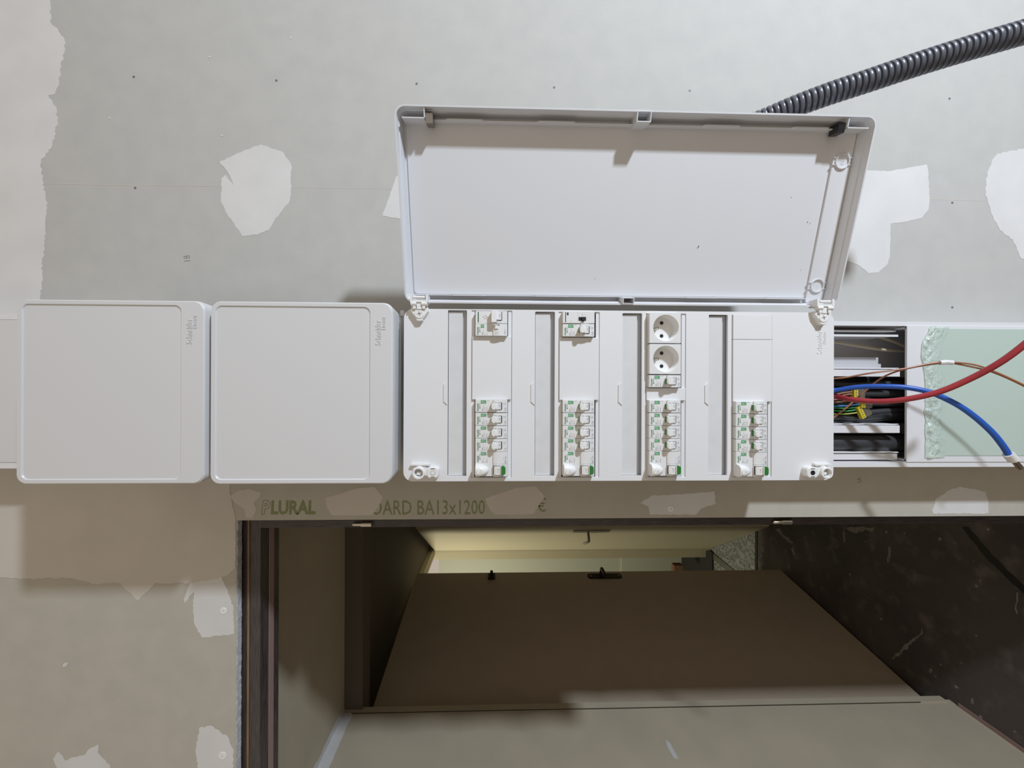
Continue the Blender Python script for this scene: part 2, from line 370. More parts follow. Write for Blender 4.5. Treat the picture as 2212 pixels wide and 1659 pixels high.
for (u, v) in ((783, 1133), (1690, 1127.5)):
    w_ = at(u, v, YF-0.004)
    h = MB().tube([(w_.x, w_.y, w_.z-0.017), (w_.x, w_.y, w_.z+0.002)], 0.0043, 14).build('hinge', M_nickel, d1, smooth=True)
    MB().tube([(w_.x, w_.y, w_.z+0.002), (w_.x, w_.y, w_.z+0.0165), (w_.x, w_.y, w_.z+0.0185)], 0.003, 12, rf=lambda i: (0.0031, 0.0031, 0.0018)[i]).build('hinge_pin', M_nickel, h, smooth=True)
    MB().box(w_.x-0.004, w_.x+0.007, w_.y+0.0035, w_.y+0.0045, w_.z-0.021, w_.z+0.012).build('hinge_leaf', M_darkmetal, h)

# ---- passage behind the doorway
XL = -1.125; YE = 1.333; ZC = CAM_H+0.533
fl = MB().box(-2.6, 2.6, -2.6, 3.9, -0.05, 0)
floor = tag(fl.build('floor', M_floor), 'dark painted concrete floor with pale paint drops', kind='structure')
wlft = tag(MB().box(XL-0.02, XL, YW+0.013, YE, 0, ZC+0.02).build('wall_left', M_beige), 'beige painted passage wall', kind='structure')
tag(MB().box(XL-0.02, 0.2, YW+0.075, YE, ZC, ZC+0.02).build('ceiling', M_beige), 'beige low passage ceiling', kind='structure')
# taped corner: filler along the ceiling/wall angle
cb = MB(); k = 14
for i in range(k):
    y0 = 0.78+(YE-0.78)*i/k; y1 = 0.78+(YE-0.78)*(i+1)/k; w1 = 0.030+0.006*random.random(); w2 = 0.016+0.006*random.random()
    cb.box(XL, XL+0.0008, y0, y1, ZC-w1, ZC); cb.box(XL, XL+w2, y0, y1, ZC-0.0008, ZC)
cb.build('corner_filler', M_comp, wlft)
# board end lips along the far end of the wall
MB().box(XL-0.02, XL+0.004, YE-0.012, YE+0.012, 0.02, ZC-0.001).build('end_lip', M_beige, wlft)
MB().box(XL+0.0035, XL+0.0045, YE-0.0148, YE-0.0125, 0.12, ZC-0.03).build('lip_crack', M_dark, wlft)
MB().box(XL, XL+0.012, YW+0.09, YE-0.03, 0.0, 0.004).build('floor_batten', M_seal, wlft)
sm = [(1165,1623),(1180,1640),(1212,1695),(1195,1690),(1175,1660)]
def leftpt(u, v, x):
    d = cf + cr*((u-CU)/F_PX) - cu*((v-CV)/F_PX); t = x/d.x; return Vector((x, d.y*t, d.z*t+CAM_H))
P = [leftpt(*q, XL+0.0006) for q in ((1437,1597),(1447,1604),(1466,1640),(1455,1637),(1441,1612))]
MB().add(P, [(0,1,2,3,4)]).build('filler_smear', M_comp, wlft)
# second section: walls and ceiling painted dark for its low light
tag(MB().box(XL-0.14, 0.2, YE+0.002, 3.6, ZC-0.004, ZC+0.02).build('ceiling_2', M_brownshade), 'ceiling of the inner corridor, shade painted in', kind='structure')
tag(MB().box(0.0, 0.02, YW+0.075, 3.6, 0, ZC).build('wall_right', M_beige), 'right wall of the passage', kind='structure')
tag(MB().box(XL-0.14, 0.2, 3.6, 3.62, 0, ZC).build('wall_back', M_brownshade), 'end wall of the corridor', kind='structure')
tag(MB().box(XL-0.14, XL-0.10, YE, 2.33, 0, ZC).build('wall_left_2', M_brownshade), 'left wall of the inner corridor, shade painted in', kind='structure')
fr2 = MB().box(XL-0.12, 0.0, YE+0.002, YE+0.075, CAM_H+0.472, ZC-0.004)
tag(fr2.build('trim_1', M_brownshade), 'dark door head across the end of the passage', kind='structure')
# inner door leaf, swung open along the corridor
A2 = Vector((-1.185, 1.392, 0)); B2 = Vector((-1.055, 2.15, 0)); e2 = (B2-A2); w2 = e2.length; an2 = math.atan2(e2.y, e2.x)
d2 = MB().box(0, w2, 0.0, 0.04, 0.012, CAM_H+0.462).build('door_2', M_leaf)
d2.location = A2; d2.rotation_euler = (0, 0, an2); local(d2); tag(d2, 'beige door leaf standing open in shadow', kind='structure')
def lz(u, v, y): return at(u, v, y).z
hz = lz(1305, 1238, 2.12)
ph = MB().prism(rr(w2-0.062, w2-0.022, hz-0.095, hz+0.095, 0.018), -0.004, 0.0); ho = ph.build('handle_plate', M_darkmetal, d2)
MB().tube(smoothpath([(w2-0.042, 0, hz+0.02), (w2-0.042, -0.045, hz+0.02), (w2-0.055, -0.05, hz+0.018), (w2-0.10, -0.05, hz+0.016)], 5), 0.009, 10).build('lever', M_darkmetal, ho, smooth=True)
for k in (-0.078, 0.078): MB().prism(circ(w2-0.042, hz+k, 0.006, 10), -0.006, -0.003).build('plate_screw', M_steel, ho)
kz = lz(1062, 1234, 2.12)
kb = MB().prism(rr(w2-0.06, w2-0.02, kz-0.02, kz+0.02, 0.008), -0.012, 0.0).build('bolt', M_darkmetal, d2)
MB().tube([(w2-0.035, -0.01, kz), (w2-0.035, -0.035, kz)], 0.008, 10).build('bolt_knob', M_darkmetal, kb)
# cream door leaf of the lit room
A3 = Vector((-1.245, 2.88, 0)); B3 = Vector((-0.84, 2.24, 0)); e3 = B3-A3; w3 = e3.length; an3 = math.atan2(e3.y, e3.x)
d3 = MB().box(0, w3, 0.0, 0.04, 0.012, CAM_H+0.49).build('door_3', M_cream)
d3.location = A3; d3.rotation_euler = (0, 0, an3); local(d3); tag(d3, 'cream door leaf lit from the far room', kind='structure')
h3 = lz(1272, 1150, 2.33)
ho3 = MB().prism(rr(w3-0.105, w3-0.065, h3-0.12, h3+0.10, 0.004), -0.008, 0.0).build('handle_plate', M_steel, d3)
MB().tube(smoothpath([(w3-0.085, 0, h3+0.01), (w3-0.087, -0.05, h3+0.01), (w3-0.10, -0.06, h3+0.012), (w3-0.19, -0.055, h3+0.02)], 5), 0.008, 10).build('lever', M_steel, ho3, smooth=True)
# door surround and lit room behind
tag(MB().box(-1.262, -1.246, 2.885, 2.97, 0.0, CAM_H+0.52).box(-1.335, -1.262, 2.93, 2.97, 0.0, CAM_H+0.52).build('trim_2', M_cream), 'cream door surround of the far room', kind='structure')
tag(MB().box(-1.30, -1.262, 2.30, 2.97, CAM_H+0.497, ZC).box(-1.262, -1.235, 2.20, 2.96, CAM_H+0.50, ZC-0.004).build('trim_3', M_cream), 'cream door head of the far room', kind='structure')
tag(MB().box(-3.0, -1.27, 3.35, 3.37, 0, ZC).box(-3.0, -1.27, 3.335, 3.35, 0.0, 0.55).build('wall_far_room', M_pale), 'pale wall of the lit far room', kind='structure')
tag(MB().box(-3.02, -3.0, 1.4, 3.37, 0, ZC).box(-3.0, XL-0.14, 1.4, 1.42, 0, ZC).build('wall_far_side', M_pale), 'side walls of the lit far room', kind='structure')
tag(MB().box(-3.0, XL-0.14, 1.4, 3.6, ZC+0.25, ZC+0.27).build('ceiling_3', M_pale), 'ceiling of the lit far room', kind='structure')
def fpt(u, v, z=0.0):
    d = cf + cr*((u-CU)/F_PX) - cu*((v-CV)/F_PX); t = (z-CAM_H)/d.z; return Vector((d.x*t, d.y*t, z))
tb = fpt(1632, 1190); te = fpt(1528, 1188)
tz = tag(MB().box(-2.9, -0.6, tb.y, te.y+0.02, -0.01, 0.004).build('floor_2', M_terr), 'speckled terrazzo floor strip in the far doorway', kind='structure')
MB().box(-2.9, -0.6, tb.y-0.02, tb.y, 0, 0.0045).build('threshold_strip', M_dark, tz)
s0, s1 = fpt(1529, 1190), fpt(1580, 1232); dd = (s1-s0)
nrm = Vector((-dd.y, dd.x, 0)).normalized()*0.022
MB().loft([[tuple(s0+nrm+Vector((0,0,z))), tuple(s0-nrm+Vector((0,0,z))), tuple(s1+dd*0.6-nrm+Vector((0,0,z))), tuple(s1+dd*0.6+nrm+Vector((0,0,z)))] for z in (0.0, 0.012)], cap0=True).build('metal_edge', M_steel, tz)
MB().box(-1.75, -1.262, te.y-0.1, 3.33, 0.004, 0.02).build('shadow_slab', M_dark, tz)  # near-black slab paints the shadow on the far doorway's floor
wbk = at(1465, 1226, 2.99)
tag(MB().box(wbk.x-0.04, wbk.x+0.02, 2.98, 3.03, wbk.z-0.035, wbk.z+0.035).build('trim_4', M_brownblk), 'brown wooden block at the far door surround', kind='structure')
# dark line across the floor and splashes of paint
def floorpoly(nm, px, mt, h=0.001):
    P = [fpt(*q) for q in px]
    return holed([(p.x, p.y) for p in P], [], 0, 0).v, P
def fsplash(nm, px, mt, h=0.0008, amp=0.004):
    P = jag([(fpt(*q).x, fpt(*q).y) for q in px], amp, 0.012)
    b = holed(P, [], 0, 1); mb = MB(); mb.f = b.f; mb.v = [Vector((p.x, p.z, h if p.y == 0 else 0.0)) for p in b.v]
    return mb.build(nm, mt, floor)
fsplash('floor_dark_line', [(2078,1138),(2092,1138),(2150,1205),(2240,1292),(2240,1310),(2130,1205)], M_black, 0.0006, 0.002)
M_paint = mat('dried_paint', (0.30, 0.275, 0.25), 0.7, nscale=60, namt=0.3)
for px in ([(1825,1139),(1890,1139),(1885,1150),(1870,1143),(1852,1152),(1838,1148)], [(1912,1149),(1916,1145),(1917,1152),(1912,1152)], [(1917,1215),(1920,1180),(1924,1182),(1921,1214)],
           [(1673,1142),(1686,1142),(1692,1155),(1700,1160),(1715,1172),(1708,1174),(1692,1162),(1684,1152)], [(1925,1422),(1945,1405),(1965,1385),(1990,1365),(1991,1356),(1994,1367),(1968,1392),(1948,1412),(1928,1424)],
           [(2196,1280),(2200,1280),(2199,1325),(2196,1326)], [(1822,1139),(1824,1139),(1825,1172),(1823,1172)], [(2026,1163),(2032,1160),(2035,1167),(2028,1168)], [(2005,1450),(2012,1449),(2011,1455)], [(2018,1460),(2023,1459),(2022,1464)],
           [(2096,1512),(2101,1508),(2104,1520),(2099,1521)], [(1708,1185),(1714,1180),(1719,1198),(1714,1200)]):
    fsplash('paint_drop', px, M_paint)

# ================================================================== TRUNKING (behind and below the boards)
xt0, xt1 = at(1900, 1009, YT).x, at(1900, 694, YT).x       # left / right edges
zt1, zt0 = CAM_H-0.44, CAM_H-1.20
trk = empty('cable_trunking', (0, YW, zt0), 'open white cable trunking with divided channels below the open board', 'trunking')
MB().box(xt0, xt1, YW-0.004, YW-0.0008, zt0, zt1).build('base', M_shade, trk)
def xv(v, y=YT): return at(1880, v, y).x
def rail(nm, v0, v1, y0, y1, mt=M_white): return MB().box(xv(v0, y0), xv(v1, y0), y0, y1, zt0, zt1).build(nm, mt, trk)
zE = at(1945, 850, YT).z
def rails(nm, v0, v1, y0, y1, mt=M_white): return MB().box(xv(v0, y0), xv(v1, y0), y0, y1, zE, zt1).build(nm, mt, trk)
rail('side_wall', 694.0, 703.5, YT, YW-0.001); rail('side_wall', 998, 1009, YT, YW-0.001)
for v0, v1, y0 in ((713, 716.5, YT+0.012), (722.5, 727, YT+0.004), (794.2, 796, YT+0.003), (798.5, 813, YT+0.001), (915.5, 917.2, YT+0.003), (919, 935, YT+0.001), (976, 978.5, YT+0.003), (980, 993, YT+0.005)):
    rails('divider_lip', v0, v1, y0, y0+0.003)
for v0, v1 in ((714, 716), (724, 726), (795, 797), (811, 813), (916, 918), (933, 935), (976.5, 978.5), (990, 992)):
    rails('divider_wall', v0, v1, YT+0.008, YW-0.004)
for v0, v1 in ((772, 786), (786, 795)): rails('inner_ledge', v0, v1, YT+(0.039 if v0 == 772 else 0.034), YW-0.004, M_shade)  # grey instead of white puts the ledges' shade into the colour
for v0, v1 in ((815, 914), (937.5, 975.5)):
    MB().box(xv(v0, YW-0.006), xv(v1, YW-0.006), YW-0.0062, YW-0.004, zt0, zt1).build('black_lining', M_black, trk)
# cover lengths
zc1 = at(1957, 850, YT).z
cov = MB().box(xt0+0.009, xt1-0.0075, YT-0.0015, YT+0.002, zt0, zc1); cov.box(xt0+0.010, xt0+0.013, YT, YT+0.02, zt0, zc1).box(xt1-0.012, xt1-0.009, YT, YT+0.02, zt0, zc1)
cvo = tag(cov.build('trunking_cover', M_white, org=(0, YT, zt0)), 'flat white trunking cover beside the open channels, partly under green film', 'cover')
# peeled protective film: sheet with crumpled edge
fb = MB(); nu, nv = 44, 130; uu0 = 1988; grid = []
for i in range(nu+1):
    for j in range(nv+1):
        v = 706+(988-706)*j/nv
        edge = 1997-8*math.exp(-((v-760)/40)**2)+10*math.exp(-((v-712)/16)**2)+3*noise.noise(Vector((v*0.05, 1, 0)))
        u = edge+i*1.0
        k = max(0, 1-i/nu)
        k *= min(1, 0.25+i/6)
        dep = 0.0010+k*0.0075*abs(noise.noise(Vector((u*0.085, v*0.05, 3.1))))+k*0.0035*abs(noise.noise(Vector((u*0.21, v*0.16, 8))))
        if i == nu: dep = 0.0009
        w_ = at(u, v, YT-0.0015); grid.append((w_.x, YT-0.0015-dep, w_.z))
q = nv+1
fb.add(grid, [(i*q+j, i*q+j+1, (i+1)*q+j+1, (i+1)*q+j) for i in range(nu) for j in range(nv)])
film = MB()
for j in range(nv): pass
fl0 = tag(fb.build('protective_film', M_film, org=grid[0], smooth=True, angle=28), 'pale green protective film with crumpled edge on the trunking cover', 'film')
pa, pb = at(1995, 708, YT-0.0022), at(2260, 984, YT-0.0022)
MB().box(pb.x, pa.x-0.0012, YT-0.0024, YT-0.0018, pb.z, at(2023, 800, YT).z).build('flat_sheet', M_film, fl0)
# upper trunking length
u1 = MB(); xa, xb = at(15, 1012, YT).x, at(15, 678, YT).x; zA = CAM_H+0.60; zB = CAM_H+1.1
ut = empty('cable_trunking', (0, YW, zA), 'closed white cable trunking above the first closed box', 'trunking')
MB().box(xa, xa+0.0095, YT, YW-0.0008, zA, zB).box(xb-0.009, xb, YT, YW-0.0008, zA, zB).build('side_wall', M_white, ut)
MB().box(xa+0.0100, xb-0.0095, YT-0.0008, YT+0.002, zA, zB).build('cover', M_cover, ut)

# ================================================================== CLOSED BOXES
def closed_box(u0, u1, v0, v1, label):
    um, vm = (u0+u1)/2, (v0+v1)/2
    x0, x1 = at(um, v1, YC).x, at(um, v0, YC).x; z1, z0 = at(u0, vm, YC).z, at(u1, vm, YC).z
    t = empty('electrical_enclosure', (0.5*(x0+x1), YW, z0), label, 'electrical box', 'closed white boxes')
    MB().loft([[(x, YT-0.002, z) for x, z in rr(x0+0.004, x1-0.004, z0-0.0005, z1-0.004, 0.012)], [(x, YC+0.040, z) for x, z in rr(x0+0.004, x1-0.004, z0-0.0005, z1-0.004, 0.012)]], cap0=True).build('base', M_cover, t, smooth=True)
    px = 0.64e-3
    p0, p1, pz0, pz1 = x0+0.0065, x1-0.0065, z0+0.0305, z1-0.0075
    def lp(a, b, c, d, r, y): return [(x, y, z) for x, z in rr(a, b, c, d, r, 7)]
    lid = MB().loft([lp(x0+0.0025, x1-0.0025, z0+0.001, z1-0.0025, 0.013, YC+0.040), lp(x0+0.0015, x1-0.0015, z0+0.001, z1-0.0015, 0.013, YC+0.030), lp(x0, x1, z0, z1, 0.0135, YC+0.006), lp(x0+0.0006, x1-0.0006, z0+0.0006, z1-0.0006, 0.013, YC+0.0022), lp(x0+0.0022, x1-0.0022, z0+0.0022, z1-0.0022, 0.012, YC),
                     lp(p0, p1, pz0, pz1, 0.0085, YC), lp(p0+0.0012, p1-0.0012, pz0+0.0012, pz1-0.0012, 0.0078, YC+0.0017)]).build('lid', M_cover, t, smooth=True, angle=25)
    text('raised_lettering', 'Schneider', 0.0108, x1-0.0585, YC-0.0002, z0+0.0160, M_cover, lid, sx=0.80, ext=0.00045, bold=0.0002)
    text('raised_lettering', 'Electric', 0.0068, x1-0.0375, YC-0.0002, z0+0.0100, M_cover, lid, sx=0.9, ext=0.00045, bold=0.0001)
    MB().box(x1-0.011, x1-0.003, YC+0.042, YC+0.052, z0-0.004, z0+0.001).build('latch', M_white, t)
    return t
closed_box(33, 441, 647, 1047, 'closed square white electrical box at the trunking end, far from the open board')
closed_box(452, 848, 651, 1047, 'closed square white electrical box directly next to the open board')

# ================================================================== OPEN BOARD
bz1, bz0 = at(872, 850, YP).z, at(1801, 850, YP).z
bx0, bx1 = at(1336, 1038.5, YP).x, at(1336, 671, YP).x
board = empty('distribution_board', (0.5*(bx0+bx1), YW, bz0), 'open white distribution board with four rows of breakers and raised lid', 'electrical panel')
MB().loft([[(x, YT-0.002, z) for x, z in rr(bx0+0.002, bx1-0.002, bz0+0.002, bz1-0.002, 0.012)], [(x, YP+0.0042, z) for x, z in rr(bx0+0.002, bx1-0.002, bz0+0.002, bz1-0.002, 0.012)]], cap0=True, cap1=False).build('base', M_plate, board, smooth=True)
MB().box(bx0+0.006, bx1-0.006, YP+0.034, YP+0.036, bz0+0.006, bz1-0.006).build('back_plate', M_shade, board)
STRIP = [(967, 1008), (1155.5, 1198), (1344, 1386.5), (1530.5, 1571.5)]
APER = [(1018, 1106), (1206, 1295), (1394, 1481.5), (1580, 1667.5)]
NOSE = [(1027, 1096), (1215, 1285.5), (1403.5, 1470.5), (1591, 1657.5)]
xr = lambda v: at(1336, v, YP).x
holes = []
rows = []
for i in range(4):
    s1, s0 = at(STRIP[i][0], 850, YP).z, at(STRIP[i][1], 850, YP).z
    a1, a0 = at(APER[i][0], 850, YP).z, at(APER[i][1], 850, YP).z
    rows.append((s0, s1, a0, a1)); top = 672+i*1.6
    holes.append(rr(xr(1028), xr(top+1), s0, s1, 0.001, 1)); holes.append(rr(xr(1031.5), xr(top+1), a0, a1, 0.0008, 1))
plate = holed(rr(bx0, bx1, bz0, bz1, 0.0135, 8), holes, YP, YP+0.004).build('front_plate', M_plate, board)
for i in range(4):
    s0, s1, a0, a1 = rows[i]; top = 672+i*1.6; X0, X1 = xr(1031.5), xr(top+1)
    n1 = at(NOSE[i][0]-2, 850, YP+0.002).z; n0 = at(NOSE[i][1]+1.0, 850, YP+0.002).z
    holed([(X0-.001, a0-.001), (X1+.001, a0-.001), (X1+.001, a1+.001), (X0-.001, a1+.001)], [[(X0+.0006, n0), (X1-.0006, n0), (X1-.0006, n1), (X0+.0006, n1)]], YP+0.0016, YP+0.004).build('module_ledge', M_plate, plate)
    # label strip: paper holder under a clear cover
    S0, S1 = xr(1028), xr(top+1)
    st = MB().box(S0+0.0005, S1-0.0025, YP+0.0035, YP+0.006, s0+0.0062, s1-0.0008).build('label_strip', M_strip, board)
    MB().box(S0-0.0005, S1+0.0005, YP+0.0075, YP+0.009, s0-0.0005, s1+0.0005).build('strip_well', M_shade, st)
    MB().box(S0+0.0007, S1-0.0020, YP+0.0012, YP+0.0020, s0+0.0007, s1-0.0007).build('clear_cover', M_clear, st)
    zt = s1; xm0, xm1 = xr(876), xr(824)
    MB().prism([(xm0, zt+0.0005), (xm0+0.005, zt+0.006), (xm1-0.005, zt+0.006), (xm1, zt+0.0005)], YP-0.0014, YP+0.003, 0.0005).build('finger_tab', M_white, st)
text('raised_lettering', 'Schneider', 0.0108, xr(762), YP-0.0001, bz0+0.018, M_plate, plate, sx=0.80, ext=0.00035)
text('raised_lettering', 'Electric', 0.0068, xr(740), YP-0.0001, bz0+0.012, M_plate, plate, sx=0.9, ext=0.00035)

def blank(i, v0, v1):
    s0, s1, a0, a1 = rows[i]; x0, x1 = xr(v1), xr(v0)
    return MB().prism(rr(x0, x1, a0+0.0012, a1-0.0012, 0.0008, 2), YP-0.0018, YP+0.0012, 0.0005).build('blanking_plate', M_plate, board)
blank(0, 729, 864); blank(1, 730, 864.5); blank(2, 838, 865); blank(3, 678.5, 731.5); blank(3, 732.2, 867)

# ---- hinges, latches
def hinge(u, v):
    w_ = at(u, v, YP-0.006); x, z = w_.x, w_.z
    P = [(x+0.004, z+0.0115), (x+0.0045, z+0.006), (x-0.004, z+0.0115)]
    out = [(x+0.0095, z-0.0115), (x+0.0095, z+0.0115), (x+0.0035, z+0.0122), (x-0.0075, z+0.0045)] + [(x-0.0020+0.0085*math.cos(a)*1.0, z+0.0085*math.sin(a)) for a in [math.radians(150+k*10) for k in range(7)]] + [(x-0.0075, z-0.0045), (x+0.0035, z-0.0122)]
    h = MB().prism(out, YP-0.0075, YP, 0.0008).build('hinge', M_bright, board)
    s_ = MB().prism(circ(x, z, 0.0068, 24), YP-0.0084, YP-0.007, 0.0004).build('screw_cap', M_bright, h)
    for a in (0.25, 0.25+PI/2):
        c, sn = math.cos(a), math.sin(a); L_, W_ = 0.0032, 0.0006
        MB().prism([(x+c*L_-sn*W_, z+sn*L_+c*W_), (x-c*L_-sn*W_, z-sn*L_+c*W_), (x-c*L_+sn*W_, z-sn*L_-c*W_), (x+c*L_+sn*W_, z+sn*L_-c*W_)], YP-0.0086, YP-0.0083).build('cross_slot', M_ink2, s_)
    for k in (-1, 1):
        MB().tube([(x+0.0135, YP-0.0085, z+k*0.0035), (x+0.0135, YP-0.0085, z+k*0.0115)], 0.0036, 12).build('knuckle', M_bright, h, smooth=True)
        MB().box(x+0.0065, x+0.0125, YP-0.0105, YP-0.004, z+k*0.0045, z+k*0.0085).build('arm', M_bright, h)
    MB().box(x+0.006, x+0.0165, YP-0.0095, YP-0.006, z-0.0032, z+0.0032).build('link', M_bright, h)
    MB().box(x+0.0155, x+0.026, YP-0.0115, YP+0.004, z-0.0125, z-0.0095).box(x+0.0155, x+0.026, YP-0.0115, YP+0.004, z+0.0095, z+0.0125).box(x+0.0155, x+0.0185, YP-0.0110, YP+0.004, z-0.0094, z+0.0094).build('lid_bracket', M_bright, h)
    MB().tube([(x+0.0225, YP-0.009, z-0.008), (x+0.0225, YP-0.009, z+0.008)], 0.0022, 10).build('hinge_pin', M_bright, h, smooth=True)
hinge(906.5, 678); hinge(1777, 686.5)
def latch(u, v, sgn):
    w_ = at(u, v, YP-0.010); x, z = w_.x, w_.z
    b = MB().prism(rr(x-0.0085, x+0.0085, z-0.0095, z+0.0095, 0.004), YP-0.0035, YP, 0.0008)
    lo = b.build('latch', M_bright, board)
    ring = MB(); n = 28
    ring.loft([[(x+r_*math.cos(2*PI*k/n), y, z+r_*math.sin(2*PI*k/n)) for k in range(n)] for r_, y in ((0.0090, YP-0.003), (0.0088, YP-0.0125), (0.0080, YP-0.0132), (0.0062, YP-0.0132), (0.0058, YP-0.0120), (0.0055, YP-0.004))])
    ring.build('ring', M_bright, lo, smooth=True)
    MB().prism([(x-0.0040, z-0.002), (x+0.001, z-0.0045), (x+0.0015, z+0.002), (x-0.0030, z+0.0045)], YP-0.009, YP-0.004, 0.001).build('cam', M_bright, lo)
    MB().box(x+0.0092, x+0.0120, YP-0.006, YP, z-0.014 if sgn < 0 else z-0.012, z+0.012 if sgn < 0 else z+0.012).build('top_bar', M_bright, lo)
    zc = z+sgn*0.0195
    blk = MB().prism(rr(x-0.0078, x+0.0078, zc-0.0085, zc+0.0085, 0.0055), YP-0.0105, YP, 0.001); bo = blk.build('keeper', M_bright, lo)
    MB().box(x-0.004, x+0.006, YP-0.0092, YP, z+sgn*0.0078, zc-sgn*0.004).build('bridge', M_bright, lo)  # joins ring and keeper
    MB().prism(circ(x, zc, 0.0034, 20), YP-0.0107, YP-0.010).build('keeper_hole', M_black if sgn > 0 else M_ink2, bo)
    if sgn < 0: MB().prism(circ(x, zc, 0.0028, 20), YP-0.0109, YP-0.0106).build('keeper_plug', M_bright, bo)
    for k in (-1, 1): MB().box(x+k*0.0052, x+k*0.0064, YP-0.0107, YP-0.010, zc-0.0028, zc+0.0028).build('keeper_slot', M_ink, bo)
latch(904.5, 1021.5, -1); latch(1784, 1021, 1)

# ---- raised lid
LA = math.radians(14.5); LW = 0.2445; LH = 0.3128
hp = at(1338, 659.5, YP-0.001); lzc = 0.5*(at(880, 655, YP-0.001).z+at(1803.5, 664, YP-0.001).z)
def lr(i0, i1, b0, t0, r, y): return [(x, y, z) for x, z in rr(i0, LW-i1, -LH+b0, LH-t0, r, 8)]
D = 0.0225
lid = MB().loft([lr(0.004, 0.004, 0.004, 0.004, 0.010, D+0.006), lr(0.0008, 0.0008, 0.0008, 0.0008, 0.0132, D+0.0035), lr(0, 0, 0, 0, 0.0135, 0.0), lr(0.0021, 0.0021, 0.0021, 0.0021, 0.0115, 0.0),
                 lr(0.0030, 0.0030, 0.0035, 0.0030, 0.0105, 0.0085), lr(0.0038, 0.0038, 0.0045, 0.0038, 0.0098, 0.0087), lr(0.0050, 0.0050, 0.0075, 0.0055, 0.009, D+0.002),
                 lr(0.0115, 0.0115, 0.0135, 0.0085, 0.006, D+0.002), lr(0.0122, 0.0122, 0.0142, 0.0092, 0.0055, D)], cap0=True).build('lid', M_lid, None, smooth=True, angle=25)
lid.parent = board; lid.location = Vector((hp.x+0.0005, YP-0.001, lzc))-ORG[board]; lid.rotation_euler = (0, 0, -LA); local(lid)
MB().prism(rr(0.0052, LW-0.0052, -LH+0.0078, -LH+0.0335, 0.002, 2), D-0.0030, D+0.003, 0.0004).build('end_ledge', M_lid, lid)
for x0 in (0.0105, LW-0.0125):
    MB().box(x0, x0+0.0012, 0.012 if x0 < 0.1 else 0.0135, D+0.001, -LH+0.036 if x0 < 0.1 else -LH+0.02, LH-0.011).build('rib', M_lid, lid)
    for zc in (-0.235, -0.115, 0.105, 0.225):
        MB().add([(x0-0.0002, 0.0145, zc-0.027), (x0-0.0002, 0.0105, zc-0.022), (x0-0.0002, 0.0105, zc+0.022), (x0-0.0002, 0.0145, zc+0.027),
                  (x0+0.0014, 0.0145, zc-0.027), (x0+0.0014, 0.0105, zc-0.022), (x0+0.0014, 0.0105, zc+0.022), (x0+0.0014, 0.0145, zc+0.027)],
                 [(0,1,2,3),(7,6,5,4),(0,4,5,1),(1,5,6,2),(2,6,7,3),(3,7,4,0)]).build('rib_tab', M_lid, lid)
def sqtube(x0, x1, zc, h):
    o_ = [(x0, zc-h), (x1, zc-h), (x1, zc+h), (x0, zc+h)]; i_ = [(x0+.0011, zc-h+.0011), (x1-.0011, zc-h+.0011), (x1-.0011, zc+h-.0011), (x0+.0011, zc+h-.0011)]
    holed(o_, [i_], -0.003, D+0.001).build('post', M_lid, lid)
sqtube(LW-0.0145, LW-0.002, -0.0045, 0.0092); sqtube(0.0015, 0.0105, -0.0045, 0.0082)
for zc, mt in ((LH-0.043, M_steel), (-LH+0.043, M_black)):
    MB().box(LW-0.0190, LW-0.0075, 0.004, 0.019, zc-0.0045, zc+0.0045).build('clip', mt, lid)
MB().box(LW-0.0148, LW-0.0135, 0.001, D, LH-0.037, LH-0.009).box(LW-0.0135, LW-0.002, 0.001, D, LH-0.038, LH-0.0368).build('corner_pocket', M_lid, lid)
MB().box(LW-0.0148, LW-0.0135, 0.001, D, -LH+0.009, -LH+0.037).box(LW-0.0135, LW-0.002, 0.001, D, -LH+0.0368, -LH+0.038).build('corner_pocket', M_lid, lid)
for a in (0.196, 0.030):
    o_ = circ(a, -LH+0.021, 0.0098, 28); i_ = circ(a, -LH+0.021, 0.0088, 28)
    holed(o_, [i_], D-0.0050, D-0.0028).build('boss_ring', M_lid, lid)
    for k in (-0.0045, 0.0045): MB().box(a+k-0.0005, a+k+0.0005, D-0.0046, D-0.0028, -LH+0.0075, -LH+0.0115).box(a+k-0.0005, a+k+0.0005, D-0.0046, D-0.0028, -LH+0.0305, -LH+0.0345).build('boss_fin', M_lid, lid)
text('moulding_mark', 'PS', 0.006, 0.192, D-0.0030, -LH+0.018, M_white, lid, ext=0.0003)
M_speck = mat('dust_speck', (0.10, 0.09, 0.09), 0.8)
for (a, z, r_) in ((0.083, -0.108, 0.0013), (0.081, -0.107, 0.0009), (0.150, -0.232, 0.0007), (0.052, -0.265, 0.0006), (0.118, -0.262, 0.001), (0.116, -0.266, 0.0007), (0.036, 0.04, 0.0006)):
    MB().prism(circ(a, z, r_, 7, r_*0.6), D-0.0002, D+0.0003).build('dust_speck', M_speck, lid)

